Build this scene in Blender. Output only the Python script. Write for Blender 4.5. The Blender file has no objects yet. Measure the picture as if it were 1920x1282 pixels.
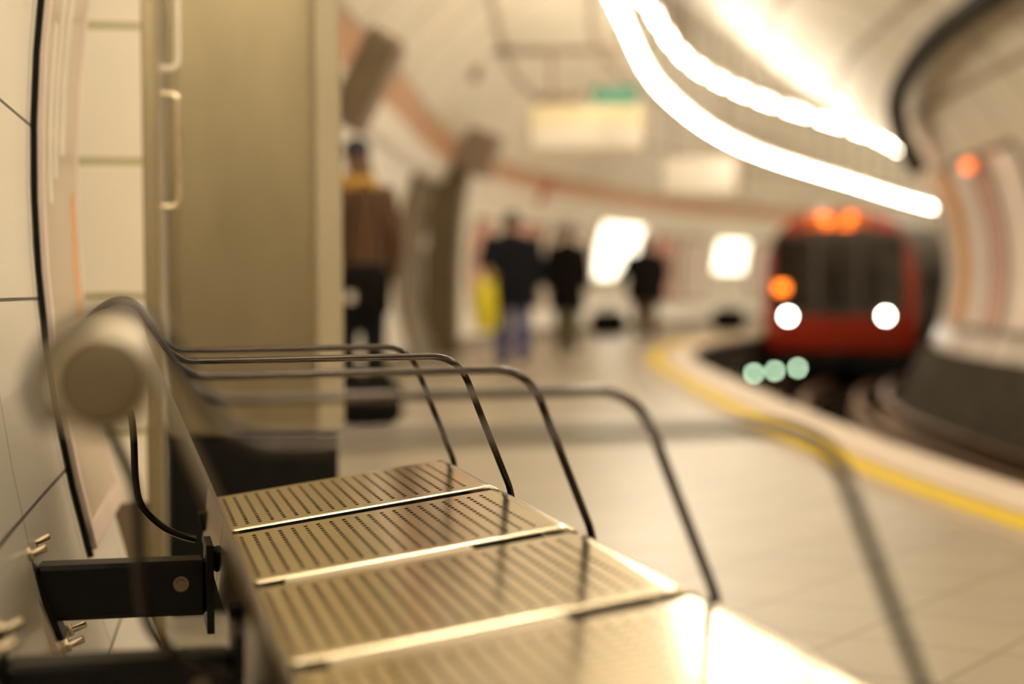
import bpy, math, random
from mathutils import Vector, Matrix
random.seed(7)
V = Vector
scene = bpy.context.scene
col = scene.collection

# ------------------------------------------------------------------ camera
FP = 3400.0                                   # focal length in pixels of a 1920 px wide frame
ROLL = math.radians(.5)
PITCH = math.atan(.2124 * math.sin(ROLL) + .02735 * math.cos(ROLL))
FWD = V((0, math.cos(PITCH), -math.sin(PITCH)))
UP0 = V((0, math.sin(PITCH), math.cos(PITCH)))
UPV = UP0 * math.cos(ROLL) + V((1, 0, 0)) * math.sin(ROLL)
RGT = V((1, 0, 0)) * math.cos(ROLL) - UP0 * math.sin(ROLL)
EYE = V((0, 0, .82))
cam_d = bpy.data.cameras.new('camera')
cam = bpy.data.objects.new('camera', cam_d)
col.objects.link(cam)
cam.matrix_world = Matrix(((RGT.x, UPV.x, -FWD.x, EYE.x), (RGT.y, UPV.y, -FWD.y, EYE.y), (RGT.z, UPV.z, -FWD.z, EYE.z), (0, 0, 0, 1)))
cam_d.sensor_width = 36
cam_d.lens = FP / 1920 * 36
cam_d.clip_start = .05
cam_d.clip_end = 300
cam_d.dof.use_dof = True
cam_d.dof.focus_distance = 2.62
cam_d.dof.aperture_fstop = 1.82
scene.camera = cam

def P(px, py, D):
    return EYE + (FWD + RGT * ((px - 960) / FP) + UPV * ((641 - py) / FP)) * D

def on_floor(px, py, z=0.0):
    r = FWD + RGT * ((px - 960) / FP) + UPV * ((641 - py) / FP)
    return EYE + r * ((z - EYE.z) / r.z)

# ------------------------------------------------------------------ materials
def new_mat(name):
    m = bpy.data.materials.new(name); m.use_nodes = True
    nt = m.node_tree; nt.nodes.clear()
    out = nt.nodes.new('ShaderNodeOutputMaterial')
    b = nt.nodes.new('ShaderNodeBsdfPrincipled')
    nt.links.new(b.outputs[0], out.inputs[0])
    return m, nt, b

def mat(name, c, rough=.5, metal=0.0, var=.12, scale=6.0, bump=0.0, stretch=(1, 1, 1), coat=0.0, spec=.5):
    m, nt, b = new_mat(name)
    tc = nt.nodes.new('ShaderNodeTexCoord')
    mp = nt.nodes.new('ShaderNodeMapping'); mp.inputs['Scale'].default_value = stretch
    nt.links.new(tc.outputs['Object'], mp.inputs[0])
    n = nt.nodes.new('ShaderNodeTexNoise'); n.inputs['Scale'].default_value = scale; n.inputs['Detail'].default_value = 4
    nt.links.new(mp.outputs[0], n.inputs['Vector'])
    r = nt.nodes.new('ShaderNodeValToRGB')
    lo = [max(0, x * (1 - var)) for x in c]; hi = [min(1, x * (1 + var)) for x in c]
    r.color_ramp.elements[0].position = .3; r.color_ramp.elements[1].position = .7
    r.color_ramp.elements[0].color = (*lo, 1); r.color_ramp.elements[1].color = (*hi, 1)
    nt.links.new(n.outputs['Fac'], r.inputs[0]); nt.links.new(r.outputs[0], b.inputs['Base Color'])
    b.inputs['Roughness'].default_value = rough; b.inputs['Metallic'].default_value = metal; b.inputs['Specular IOR Level'].default_value = spec
    if coat:
        b.inputs['Coat Weight'].default_value = coat; b.inputs['Coat Roughness'].default_value = .1
    if bump:
        bp = nt.nodes.new('ShaderNodeBump'); bp.inputs['Strength'].default_value = bump; bp.inputs['Distance'].default_value = .01
        nt.links.new(n.outputs['Fac'], bp.inputs['Height']); nt.links.new(bp.outputs[0], b.inputs['Normal'])
    return m

def tile_mat(name, c1, c2, mortar, w, h, msize, rough=.3, rot=0.0, coord='UV', off=(0, 0, 0), stagger=0.0, smooth=.1, coat=0.0):
    m, nt, b = new_mat(name)
    tc = nt.nodes.new('ShaderNodeTexCoord')
    mp = nt.nodes.new('ShaderNodeMapping')
    mp.inputs['Rotation'].default_value = (0, 0, rot); mp.inputs['Location'].default_value = off
    nt.links.new(tc.outputs[coord], mp.inputs[0])
    br = nt.nodes.new('ShaderNodeTexBrick')
    br.offset = stagger; br.squash = 1
    br.inputs['Color1'].default_value = (*c1, 1); br.inputs['Color2'].default_value = (*c2, 1)
    br.inputs['Mortar'].default_value = (*mortar, 1); br.inputs['Scale'].default_value = 1
    br.inputs['Mortar Size'].default_value = msize; br.inputs['Mortar Smooth'].default_value = smooth
    br.inputs['Brick Width'].default_value = w; br.inputs['Row Height'].default_value = h
    nt.links.new(mp.outputs[0], br.inputs['Vector'])
    n = nt.nodes.new('ShaderNodeTexNoise'); n.inputs['Scale'].default_value = 1.4; n.inputs['Detail'].default_value = 6
    nt.links.new(mp.outputs[0], n.inputs['Vector'])
    mx = nt.nodes.new('ShaderNodeMix'); mx.data_type = 'RGBA'; mx.blend_type = 'MULTIPLY'; mx.inputs['Factor'].default_value = .35
    nt.links.new(br.outputs['Color'], mx.inputs[6]); nt.links.new(n.outputs['Color'], mx.inputs[7])
    rr = nt.nodes.new('ShaderNodeMapRange'); rr.inputs['To Min'].default_value = .55; rr.inputs['To Max'].default_value = 1.35
    nt.links.new(n.outputs['Fac'], rr.inputs['Value'])
    cb = nt.nodes.new('ShaderNodeCombineColor')
    for i in range(3): nt.links.new(rr.outputs[0], cb.inputs[i])
    nt.links.new(cb.outputs[0], mx.inputs[7])
    nt.links.new(mx.outputs[2], b.inputs['Base Color'])
    b.inputs['Roughness'].default_value = rough
    if coat: b.inputs['Coat Weight'].default_value = coat; b.inputs['Coat Roughness'].default_value = .12
    bp = nt.nodes.new('ShaderNodeBump'); bp.inputs['Strength'].default_value = .3; bp.inputs['Distance'].default_value = .004; bp.invert = True
    nt.links.new(br.outputs['Fac'], bp.inputs['Height']); nt.links.new(bp.outputs[0], b.inputs['Normal'])
    return m

def emit(name, c, s):
    m, nt, b = new_mat(name)
    b.inputs['Base Color'].default_value = (*[min(1, x) for x in c], 1)
    n = nt.nodes.new('ShaderNodeTexNoise'); n.inputs['Scale'].default_value = 9
    tc = nt.nodes.new('ShaderNodeTexCoord'); nt.links.new(tc.outputs['Object'], n.inputs['Vector'])
    mr = nt.nodes.new('ShaderNodeMapRange'); mr.inputs['To Min'].default_value = s * .9; mr.inputs['To Max'].default_value = s * 1.1
    nt.links.new(n.outputs['Fac'], mr.inputs['Value']); nt.links.new(mr.outputs[0], b.inputs['Emission Strength'])
    b.inputs['Emission Color'].default_value = (*c, 1)
    return m

LAMP = (1.0, .87, .67)
M = {
 'wall': tile_mat('cream_wall_tile', (.93, .87, .75), (.91, .85, .73), (.02, .025, .01), .60, .2905, .0028, rough=.28, off=(0, 0, 0)),
 'pier': tile_mat('cream_pier_tile', (.95, .88, .735), (.94, .87, .72), (.55, .52, .32), .60, .2905, .010, rough=.3, coord='UV'),
 'vault': tile_mat('cream_vault_panel', (.72, .655, .535), (.67, .605, .49), (.26, .205, .14), 1.55, 1.05, .045, rough=.35, smooth=.3),
 'right': tile_mat('pale_trackside_panel', (.68, .61, .52), (.58, .52, .43), (.20, .155, .11), 1.25, 3.2, .08, rough=.3, smooth=.3),
 'floor': tile_mat('beige_platform_tile', (.365, .325, .25), (.34, .30, .228), (.18, .15, .10), .36, .36, .006, rough=.33, coord='Object', rot=math.radians(-57)),
 'nose': mat('pale_edge_stone', (.70, .60, .50), .55, var=.1, scale=9),
 'tactile': mat('dark_edge_stone', (.40, .32, .23), .6, var=.1, scale=20),
 'yellow': mat('yellow_line_paint', (.70, .50, .022), .6, spec=.2, var=.08, scale=14),
 'dark': mat('sooty_concrete', (.045, .038, .026), .9, var=.4, scale=3, bump=.2, spec=.12),
 'ballast': mat('sooty_ballast', (.012, .010, .007), 1.0, var=.6, scale=30, bump=.6, spec=0.0),
 'rail': mat('worn_rail_steel', (.24, .15, .09), .45, 1.0, var=.2, scale=8),
 'steel': mat('brushed_seat_steel', (.86, .765, .57), .15, 1.0, var=.05, scale=5, stretch=(1, 12, 1)),
 'cab': mat('brushed_cabinet_steel', (.29, .24, .145), .34, .9, var=.10, scale=2.2, stretch=(3, 3, 1)),
 'cablight': mat('pale_cabinet_trim', (.44, .385, .27), .5, .35, var=.06, scale=3),
 'tube': mat('matt_rail_steel', (.62, .55, .43), .42, 1.0, var=.08, scale=9),
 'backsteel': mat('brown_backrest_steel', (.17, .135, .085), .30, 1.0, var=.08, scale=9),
 'cap': mat('brown_end_cap', (.085, .062, .028), .6, .1, var=.25, scale=22),
 'rod': mat('dark_armrest_steel', (.040, .033, .028), .20, 1.0, var=.15, scale=14),
 'black': mat('black_painted_steel', (.006, .006, .005), .45, .0, var=.3, scale=20, spec=.2),
 'matt': mat('black_rubber', (.009, .009, .007), .85, var=.2, scale=20, spec=.12),
 'plate': mat('pale_wall_plate', (.62, .56, .46), .4, .2, var=.08, scale=6),
 'bolt': mat('zinc_bolt', (.72, .62, .46), .22, 1.0, var=.1, scale=30),
 'brown': mat('brown_portal_panel', (.125, .090, .048), .55, var=.12, scale=3),
 'taupe': mat('taupe_sign_metal', (.235, .175, .125), .5, var=.1, scale=4),
 'orange': mat('salmon_frieze', (.52, .285, .155), .4, var=.15, scale=2),
 'white': mat('off_white_enamel', (.82, .76, .66), .35, var=.05, scale=3),
 'creamp': mat('cream_enamel', (.80, .70, .45), .4, var=.05, scale=3),
 'posterg': mat('grey_poster_paper', (.60, .49, .385), .35, var=.06, scale=2, coat=.3),
 'postere': mat('pale_pink_frame', (.80, .66, .58), .35, var=.05, scale=4),
 'posterp': mat('pink_poster_paper', (.68, .36, .29), .4, var=.25, scale=1.7),
 'posterw': mat('pale_poster_paper', (.80, .68, .60), .4, var=.12, scale=1.9),
 'posterr': mat('orange_poster_paper', (.82, .38, .10), .4, var=.15, scale=2),
 'red': mat('red_train_paint', (.36, .030, .010), .35, var=.1, scale=3, coat=.4),
 'traing': mat('grey_train_paint', (.045, .038, .030), .4, var=.15, scale=3),
 'glass': mat('dark_cab_glass', (.020, .015, .012), .08, var=.3, scale=2),
 'green': mat('green_sign_box', (.03, .20, .13), .45, var=.1, scale=5),
 'wire': mat('dark_conduit', (.014, .011, .006), .7, spec=.1, var=.2, scale=9),
 'skin': mat('skin', (.50, .30, .20), .5, var=.08, scale=12),
 'hair': mat('black_hair', (.010, .008, .007), .6, var=.4, scale=40),
 'hairbr': mat('brown_hair', (.085, .035, .012), .6, var=.4, scale=40),
 'navy': mat('navy_cloth', (.010, .011, .016), .9, var=.25, scale=30, spec=.1),
 'cblack': mat('black_cloth', (.007, .006, .005), .9, var=.3, scale=30, spec=.1),
 'jeans': mat('blue_denim', (.055, .065, .21), .85, var=.25, scale=40),
 'olive': mat('olive_cloth', (.085, .066, .02), .9, var=.2, scale=30),
 'cbrown': mat('brown_cloth', (.085, .040, .018), .9, var=.2, scale=30),
 'tan': mat('mustard_cloth', (.48, .27, .05), .9, var=.2, scale=30),
 'cap_blue': mat('dark_blue_cap', (.008, .014, .030), .8, var=.2, scale=30),
 'bagy': mat('yellow_bag_plastic', (.72, .62, .02), .35, var=.1, scale=8),
 'lampmetal': mat('white_lamp_metal', (.78, .72, .62), .4, var=.04, scale=5),
 'lamp': emit('lamp_tube_glow', LAMP, 35.0),
 'head': emit('headlight_glow', (1.0, .92, .80), 38.0),
 'amber': emit('amber_glow', (1.0, .20, .015), 5.0),
 'redlamp': emit('red_lamp_glow', (1.0, .20, .05), 2.2),
 'panel': emit('lit_panel_glow', (1.0, .90, .72), 2.6),
 'signal': emit('pale_green_glow', (.66, .95, .62), 14.0),
 'signald': emit('dim_signal_glow', (.30, .34, .30), .35),
}
def amber_display():
    m, nt, b = new_mat('amber_display_dots')
    b.inputs['Base Color'].default_value = (.02, .01, .005, 1); b.inputs['Emission Color'].default_value = (1.0, .17, .012, 1)
    tc = nt.nodes.new('ShaderNodeTexCoord'); v = nt.nodes.new('ShaderNodeTexVoronoi'); v.inputs['Scale'].default_value = 5.5
    nt.links.new(tc.outputs['Object'], v.inputs['Vector'])
    mr = nt.nodes.new('ShaderNodeMapRange'); mr.inputs['From Min'].default_value = .15; mr.inputs['From Max'].default_value = .6
    mr.inputs['To Min'].default_value = 5; mr.inputs['To Max'].default_value = .5
    nt.links.new(v.outputs['Distance'], mr.inputs['Value']); nt.links.new(mr.outputs[0], b.inputs['Emission Strength'])
    return m
M['display'] = amber_display()

# ------------------------------------------------------------------ mesh helpers
I4 = Matrix.Identity(4)
class MB:
    def __init__(s): s.v, s.f, s.uv = [], [], []
    def add(s, vs, fs, uv=None):
        b = len(s.v); s.v += [V(x) for x in vs]
        s.f += [tuple(i + b for i in f) for f in fs]
        s.uv += list(uv) if uv else [(0, 0)] * len(vs)
        return s
    def box(s, c, size, R=None, bev=0.0):
        hx, hy, hz = [x / 2 for x in size]; c = V(c)
        b = min(bev, hx * .9, hy * .9, hz * .9)
        if b <= 0:
            vs = [V((x, y, z)) for x in (-hx, hx) for y in (-hy, hy) for z in (-hz, hz)]
            fs = [(0, 1, 3, 2), (4, 6, 7, 5), (0, 4, 5, 1), (2, 3, 7, 6), (0, 2, 6, 4), (1, 5, 7, 3)]
        else:
            vs, idx = [], {}
            for sx in (-1, 1):
                for sy in (-1, 1):
                    for sz in (-1, 1):
                        for ax in range(3):
                            p = [sx * (hx - b), sy * (hy - b), sz * (hz - b)]
                            p[ax] = (sx * hx, sy * hy, sz * hz)[ax]
                            idx[(sx, sy, sz, ax)] = len(vs); vs.append(V(p))
            fs = []
            for sx in (-1, 1):
                q = [(sx, -1, -1), (sx, 1, -1), (sx, 1, 1), (sx, -1, 1)]; fs.append([idx[(*k, 0)] for k in (q if sx > 0 else q[::-1])])
                q = [(-1, sx, -1), (1, sx, -1), (1, sx, 1), (-1, sx, 1)]; fs.append([idx[(*k, 1)] for k in (q[::-1] if sx > 0 else q)])
                q = [(-1, -1, sx), (1, -1, sx), (1, 1, sx), (-1, 1, sx)]; fs.append([idx[(*k, 2)] for k in (q if sx > 0 else q[::-1])])
            for a in (-1, 1):
                for c2 in (-1, 1):
                    fs.append([idx[(a, c2, -1, 0)], idx[(a, c2, 1, 0)], idx[(a, c2, 1, 1)], idx[(a, c2, -1, 1)]])
                    fs.append([idx[(a, -1, c2, 0)], idx[(a, 1, c2, 0)], idx[(a, 1, c2, 2)], idx[(a, -1, c2, 2)]])
                    fs.append([idx[(-1, a, c2, 1)], idx[(1, a, c2, 1)], idx[(1, a, c2, 2)], idx[(-1, a, c2, 2)]])
                    for d in (-1, 1): fs.append([idx[(a, c2, d, 0)], idx[(a, c2, d, 1)], idx[(a, c2, d, 2)]])
        if R: vs = [R @ v for v in vs]
        return s.add([v + c for v in vs], fs)
    def tube(s, pts, rad, n=10, ref=(1, 0, 0), cap=True):
        """swept ellipse; rad = number or (across ref, other) or a list of these"""
        pts = [V(p) for p in pts]; k = len(pts)
        if not isinstance(rad, list): rad = [rad] * k
        vs, fs = [], []
        for i, p in enumerate(pts):
            t = (pts[min(i + 1, k - 1)] - pts[max(i - 1, 0)]).normalized()
            a = V(ref); a = a - t * a.dot(t)
            if a.length < 1e-4: a = V((0, 1, 0)) - t * t.y
            a.normalize(); b = t.cross(a)
            r = rad[i] if isinstance(rad[i], (tuple, list)) else (rad[i], rad[i])
            for j in range(n):
                th = 2 * math.pi * j / n
                vs.append(p + a * math.cos(th) * r[0] + b * math.sin(th) * r[1])
        for i in range(k - 1):
            for j in range(n):
                j2 = (j + 1) % n
                fs.append((i * n + j, i * n + j2, (i + 1) * n + j2, (i + 1) * n + j))
        if cap: fs.append(tuple(range(n))[::-1]); fs.append(tuple((k - 1) * n + j for j in range(n)))
        return s.add(vs, fs)
    def ell(s, c, r, n=16, m=10, R=None):
        vs, fs = [], []
        for i in range(m + 1):
            ph = math.pi * i / m
            for j in range(n):
                th = 2 * math.pi * j / n
                vs.append(V((r[0] * math.sin(ph) * math.cos(th), r[1] * math.sin(ph) * math.sin(th), r[2] * math.cos(ph))))
        for i in range(m):
            for j in range(n):
                j2 = (j + 1) % n; fs.append((i * n + j, (i + 1) * n + j, (i + 1) * n + j2, i * n + j2))
        if R: vs = [R @ v for v in vs]
        return s.add([v + V(c) for v in vs], fs)
    def lathe(s, c, axis, prof, n=24):
        """prof: (distance along axis, radius)"""
        ax = V(axis).normalized(); a = ax.orthogonal().normalized(); b = ax.cross(a)
        vs, fs = [], []
        for h, r in prof:
            for j in range(n):
                th = 2 * math.pi * j / n; vs.append(V(c) + ax * h + (a * math.cos(th) + b * math.sin(th)) * r)
        for i in range(len(prof) - 1):
            for j in range(n):
                j2 = (j + 1) % n; fs.append((i * n + j, i * n + j2, (i + 1) * n + j2, (i + 1) * n + j))
        fs.append(tuple(range(n))[::-1]); fs.append(tuple((len(prof) - 1) * n + j for j in range(n)))
        return s.add(vs, fs)
    def sheet(s, rows, uvs=None, close=False):
        k = len(rows[0]); vs = [p for r in rows for p in r]; fs = []
        for i in range(len(rows) - 1):
            for j in range(k - (0 if close else 1)):
                j2 = (j + 1) % k; fs.append((i * k + j, i * k + j2, (i + 1) * k + j2, (i + 1) * k + j))
        return s.add(vs, fs, [u for r in uvs for u in r] if uvs else None)
    def solid_sweep(s, rings):
        """closed profile rings joined, with end caps"""
        k = len(rings[0]); b0 = len(rings)
        vs = [p for r in rings for p in r]; fs = []
        for i in range(b0 - 1):
            for j in range(k):
                j2 = (j + 1) % k; fs.append((i * k + j, i * k + j2, (i + 1) * k + j2, (i + 1) * k + j))
        fs.append(tuple(range(k))[::-1]); fs.append(tuple((b0 - 1) * k + j for j in range(k)))
        return s.add(vs, fs)
    def build(s, name, m, parent=None, X=I4, smooth=True, mods=(), edge=35):
        """vertices are in the space X; stored relative to the parent (or to the thing's own base)"""
        W = [X @ v for v in s.v]
        me = bpy.data.meshes.new(name)
        o = bpy.data.objects.new(name, me)
        if parent is not None:
            o.parent = parent
            base = MATS[parent.name]
            inv = base.inverted(); L = [inv @ w for w in W]
            MATS[o.name] = base
        else:
            lo = V((min(w.x for w in W), min(w.y for w in W), min(w.z for w in W))); hi = V((max(w.x for w in W), max(w.y for w in W), max(w.z for w in W)))
            b = V(((lo.x + hi.x) / 2, (lo.y + hi.y) / 2, lo.z))
            o.location = b; L = [w - b for w in W]
            MATS[o.name] = Matrix.Translation(b)
        me.from_pydata([tuple(v) for v in L], [], [tuple(f) for f in s.f])
        if any(u != (0, 0) for u in s.uv):
            ul = me.uv_layers.new(name='UVMap')
            for lp in me.loops: ul.data[lp.index].uv = s.uv[lp.vertex_index]
        me.materials.append(M[m] if isinstance(m, str) else m)
        for a in mods:
            pass
        import bmesh
        bm = bmesh.new(); bm.from_mesh(me); bmesh.ops.recalc_face_normals(bm, faces=bm.faces)
        for f in bm.faces: f.smooth = smooth
        if smooth and edge:
            for e in bm.edges:
                if len(e.link_faces) == 2 and e.calc_face_angle(0) > math.radians(edge): e.smooth = False
        bm.to_mesh(me); bm.free()
        col.objects.link(o)
        return o
MATS = {}

def thing(name, loc, label, cat, group=None, rz=0.0):
    o = bpy.data.objects.new(name, None); col.objects.link(o)
    o.location = loc; o.rotation_euler = (0, 0, rz); o.empty_display_size = .1
    MATS[o.name] = Matrix.Translation(V(loc)) @ Matrix.Rotation(rz, 4, 'Z')
    return tag(o, label, cat, group)
def tag(o, label, cat, group=None):
    o['label'] = label; o['category'] = cat
    if group: o['group'] = group
    return o
def struct(o, kind='structure'):
    o['kind'] = kind; return o
def world_of(root): return MATS[root.name]

def rounded(pts, r, n=6):
    """polyline with rounded corners; r a number or a list per inner corner"""
    pts = [V(p) for p in pts]; out = [pts[0]]
    for i in range(1, len(pts) - 1):
        ri = r[i - 1] if isinstance(r, list) else r
        a = (pts[i - 1] - pts[i]); b = (pts[i + 1] - pts[i])
        q = min(ri, a.length * .49, b.length * .49)
        p0 = pts[i] + a.normalized() * q; p1 = pts[i] + b.normalized() * q
        for k in range(n + 1):
            t = k / n; out.append(p0 * (1 - t) ** 2 + pts[i] * 2 * t * (1 - t) + p1 * t * t)
    out.append(pts[-1]); return out
def crom(Pts, n=8):
    Pts = [V(p) for p in Pts]; out = []
    for i in range(len(Pts) - 1):
        p = [Pts[min(max(j, 0), len(Pts) - 1)] for j in (i - 1, i, i + 1, i + 2)]
        for k in range(n):
            u = k / n
            out.append(.5 * (2 * p[1] + (p[2] - p[0]) * u + (2 * p[0] - 5 * p[1] + 4 * p[2] - p[3]) * u * u + (3 * p[1] - p[0] - 3 * p[2] + p[3]) * u ** 3))
    out.append(Pts[-1]); return out

# ------------------------------------------------------------------ bench axes: n towards the track, t along the bench, z up
YAW = math.radians(11.970)
NU = V((math.cos(YAW), math.sin(YAW), 0)); TAU = V((-math.sin(YAW), math.cos(YAW), 0))
BX = Matrix(((NU.x, TAU.x, 0, 0), (NU.y, TAU.y, 0, 0), (0, 0, 1, 0), (0, 0, 0, 1)))
def B(n, t, z): return NU * n + TAU * t + V((0, 0, z))

# ------------------------------------------------------------------ tunnel: platform edge and wall lines on the ground
def wt(t, n=-.161): p = NU * n + TAU * t; return (p.x, p.y)
EDGE = [(5.6, -10), (4.7, -7), (3.9, -3.5), (3.05, .5), (2.72, 2.4), (2.5, 3.9), (2.44, 4.35), (2.435, 4.39), (2.37, 4.8), (2.05, 7.4), (1.93, 11), (1.94, 15.3), (1.98, 19), (2.2, 22.5), (3.0, 27.3), (4.35, 31.8), (6.4, 37), (9.8, 43), (14.2, 49), (20, 56), (27, 62)]
WALL = [wt(-9.8, -.42), wt(-6.8, -.38), wt(-3.2, -.33), wt(.1, -.27), wt(2, -.212), wt(3.5, -.137), wt(3.98, -.107), wt(4.02, -.105), wt(4.5, -.45), (-1.75, 6.95), (-1.65, 11), (-1.45, 15.3), (-1.33, 19.2), (-1.07, 23), (-.2, 28.1), (1.24, 32.9), (3.41, 38.4), (6.97, 44.7), (11.56, 51), (17.5, 58.2), (25, 64.7)]
def cr2(Q, s):
    i = int(min(max(math.floor(s), 0), len(Q) - 2)); u = s - i
    p = [V(Q[min(max(j, 0), len(Q) - 1)]) for j in (i - 1, i, i + 1, i + 2)]
    return .5 * (2 * p[1] + (p[2] - p[0]) * u + (2 * p[0] - 5 * p[1] + 4 * p[2] - p[3]) * u * u + (3 * p[1] - p[0] - 3 * p[2] + p[3]) * u ** 3)
NS = len(EDGE) - 1
ZC, BU, BL, RW = 1.02, 3.0, 2.95, 3.45
def frame(s):
    e, w = cr2(EDGE, s), cr2(WALL, s); d = e - w; L = d.length; d.normalize()
    return e, d, L
def T(s, u, z):
    e, d, L = frame(s); return V((e.x + d.x * u, e.y + d.y * u, z))
def heading(s, u=0):
    a, b = T(s - .02, u, 0), T(s + .02, u, 0); return (b - a).normalized()
def ring(s, th, out=0.0):
    """point of the tunnel ring; th 0 = track side at springing, 90 = crown, 180 = platform wall"""
    e, d, L = frame(s); a = (L + RW) / 2; uc = a - L
    c, q = math.cos(math.radians(th)), math.sin(math.radians(th))
    b = BU if q >= 0 else BL
    n = V((c / a, q / b)).normalized()
    return V((*(e + d * (uc + a * c - n.x * out)), ZC + b * q - n.y * out))
def th_wall(z):  # angle on the platform side at height z
    b = BU if z >= ZC else BL; return 180 - math.degrees(math.asin(max(-1, min(1, (z - ZC) / b))))
def th_right(z):
    b = BU if z >= ZC else BL; return math.degrees(math.asin(max(-1, min(1, (z - ZC) / b))))
def vault_z(s, u):
    e, d, L = frame(s); a = (L + RW) / 2; q = (u + L - a) / a
    return ZC + BU * math.sqrt(max(0, 1 - q * q))
# stations
def stations(s0, s1, step=.5):
    out = [s0]; d = 0.0; s = s0; p = T(s, -1, 0)
    while s < s1 - 1e-6:
        s = min(s + .02, s1); q = T(s, -1, 0)
        if (q - p).length >= step or s >= s1: out.append(s); p = q
    return out
ST = stations(0, NS, .45)
def patch(s0, s1, thf0, thf1, out=0.0, nth=8, step=.3, uoff=0.0, voff=0.0, vz=False):
    """curved strip of the ring between two stations; returns sheet rows and uvs"""
    ss = stations(s0, s1, step); rows, uvs, l = [], [], uoff; prev = None
    for s in ss:
        ths = [thf0 + (thf1 - thf0) * k / nth for k in range(nth + 1)]
        r = [ring(s, a, out) for a in ths]
        mid = r[0]
        if prev is not None: l += (mid - prev).length
        prev = mid
        v, vv = voff, []
        for k, p in enumerate(r):
            if k: v += (p - r[k - 1]).length
            vv.append((l + .0001, p.z if vz else v + .0001))
        rows.append(r); uvs.append(vv)
    return rows, uvs
def ground_strip(u0, u1, z0, z1=None, ss=ST, n=1):
    z1 = z0 if z1 is None else z1
    rows = []
    for s in ss:
        e, d, L = frame(s)
        a = -L if u0 is None else u0; b = -L if u1 is None else u1
        rows.append([V((*(e + d * (a + (b - a) * k / n)), z0 + (z1 - z0) * k / n)) for k in range(n + 1)])
    return rows
def bar_along(prof, ss=ST):
    return [[T(s, u, z) for u, z in prof] for s in ss]

# wall joint anchor: a vertical joint stands at t = 3.15, horizontal ones every .2905 m through z = .811
def lwall(s):
    l, p = 0.0, ring(0, 180)
    x = 0.0
    while x < s:
        x = min(x + .02, s); q = ring(x, 180); l += (q - p).length; p = q
    return l
S315 = min((i * .01 for i in range(300, 600)), key=lambda s: abs(ring(s, 180).dot(TAU) - 3.15))
L315 = lwall(S315)
UOFF = (.6 - L315 % .6)
rows, uvs = patch(0, NS, th_wall(-.02), th_wall(2.62), nth=26, step=.35, uoff=UOFF, vz=True)
uvs = [[(u, v - .811 + 2.905) for u, v in r] for r in uvs]
struct(MB().sheet(rows, uvs).build('wall_left', 'wall'))
rows, uvs = patch(0, NS, th_wall(2.62), th_right(2.15), nth=30, step=.4, uoff=.4)
struct(MB().sheet(rows, uvs).build('ceiling', 'vault'))
rows, uvs = patch(0, NS, th_right(2.15), th_right(-.02), nth=12, step=.4, uoff=.4, voff=.2)
struct(MB().sheet(rows, uvs).build('wall_right', 'right'))
# platform floor, edge stones, line
rows = ground_strip(None, -.62, 0, n=6)
for r in rows:
    r[0] = r[0] + (r[0] - r[1]).normalized() * -.02
struct(MB().sheet(rows).build('floor', 'floor'))
struct(MB().sheet(ground_strip(-.62, -.49, .001)).sheet(ground_strip(-.33, -.27, .001)).build('trim_1', 'tactile'))
struct(MB().sheet(ground_strip(-.49, -.33, .002)).build('trim_2', 'yellow'))
struct(MB().solid_sweep(bar_along([(-.27, -.06), (.03, -.06), (.03, .0), (-.27, .002)])).build('trim_3', 'nose'))
struct(MB().sheet(ground_strip(-.02, -.02, -.06, -1.0, n=2)).build('wall_platform_face', 'dark'))
struct(MB().sheet(ground_strip(-.05, 3.1, -.95, n=4)).build('floor_trackbed', 'ballast'))
struct(MB().sheet(ground_strip(2.72, 3.12, -.96, .02, n=2)).build('wall_trackside_base', 'dark'))
def end_wall(name, s):
    a = [ring(s, th) for th in range(-22, 203, 9)]
    c = MB(); c.add(a + [T(s, 3.1, -1), T(s, -.05, -1), T(s, -.05, 0), T(s, -3.2, 0)][:2] + [], [tuple(range(len(a) + 2))])
    struct(c.build(name, 'right'))
end_wall('wall_back', .02); end_wall('wall_far', NS - .02)
# frieze along the platform wall: salmon band above an off white band
s_f0 = 9.4
def band(z0, z1, out, m, name, s0, s1=NS - .1):
    mb = MB(); rings = []
    for s in stations(s0, s1, .4):
        a, b = th_wall(z0), th_wall(z1)
        rings.append([ring(s, a, -.02), ring(s, a, out), ring(s, (a + b) / 2, out), ring(s, b, out), ring(s, b, -.02)])
    struct(mb.solid_sweep(rings).build(name, m))
band(2.40, 2.62, .03, 'orange', 'trim_4', s_f0)
band(2.16, 2.40, .045, 'white', 'trim_5', s_f0)
band(-.02, .16, .03, 'brown', 'baseboard_left', s_f0)
# tiled return where the wall steps out beyond the bench
m = MB()
def uvbox(mb, n0, n1, t0, t1, z0, z1):
    for q, uvq in (([B(n0, t0, z0), B(n1, t0, z0), B(n1, t0, z1), B(n0, t0, z1)], [(.02, z0), (.02 + n1 - n0, z0), (.02 + n1 - n0, z1), (.02, z1)]),
                   ([B(n1, t0, z0), B(n1, t1, z0), B(n1, t1, z1), B(n1, t0, z1)], [(.3, z0), (.3 + t1 - t0, z0), (.3 + t1 - t0, z1), (.3, z1)]),
                   ([B(n1, t1, z0), B(n0, t1, z0), B(n0, t1, z1), B(n1, t1, z1)], [(.02, z0), (.02 + n1 - n0, z0), (.02 + n1 - n0, z1), (.02, z1)]),
                   ([B(n0, t0, z1), B(n1, t0, z1), B(n1, t1, z1), B(n0, t1, z1)], [(.02, .02), (.3, .02), (.3, .3), (.02, .3)])):
        mb.add(q, [(0, 1, 2, 3)], [(u, v - .811 + 2.905) if i < 9 else (u, v) for i, (u, v) in enumerate(uvq)])
uvbox(m, -.30, .037, 4.0, 4.75, 0, 2.5)
struct(m.build('wall_return', 'pier', smooth=False))
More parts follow.
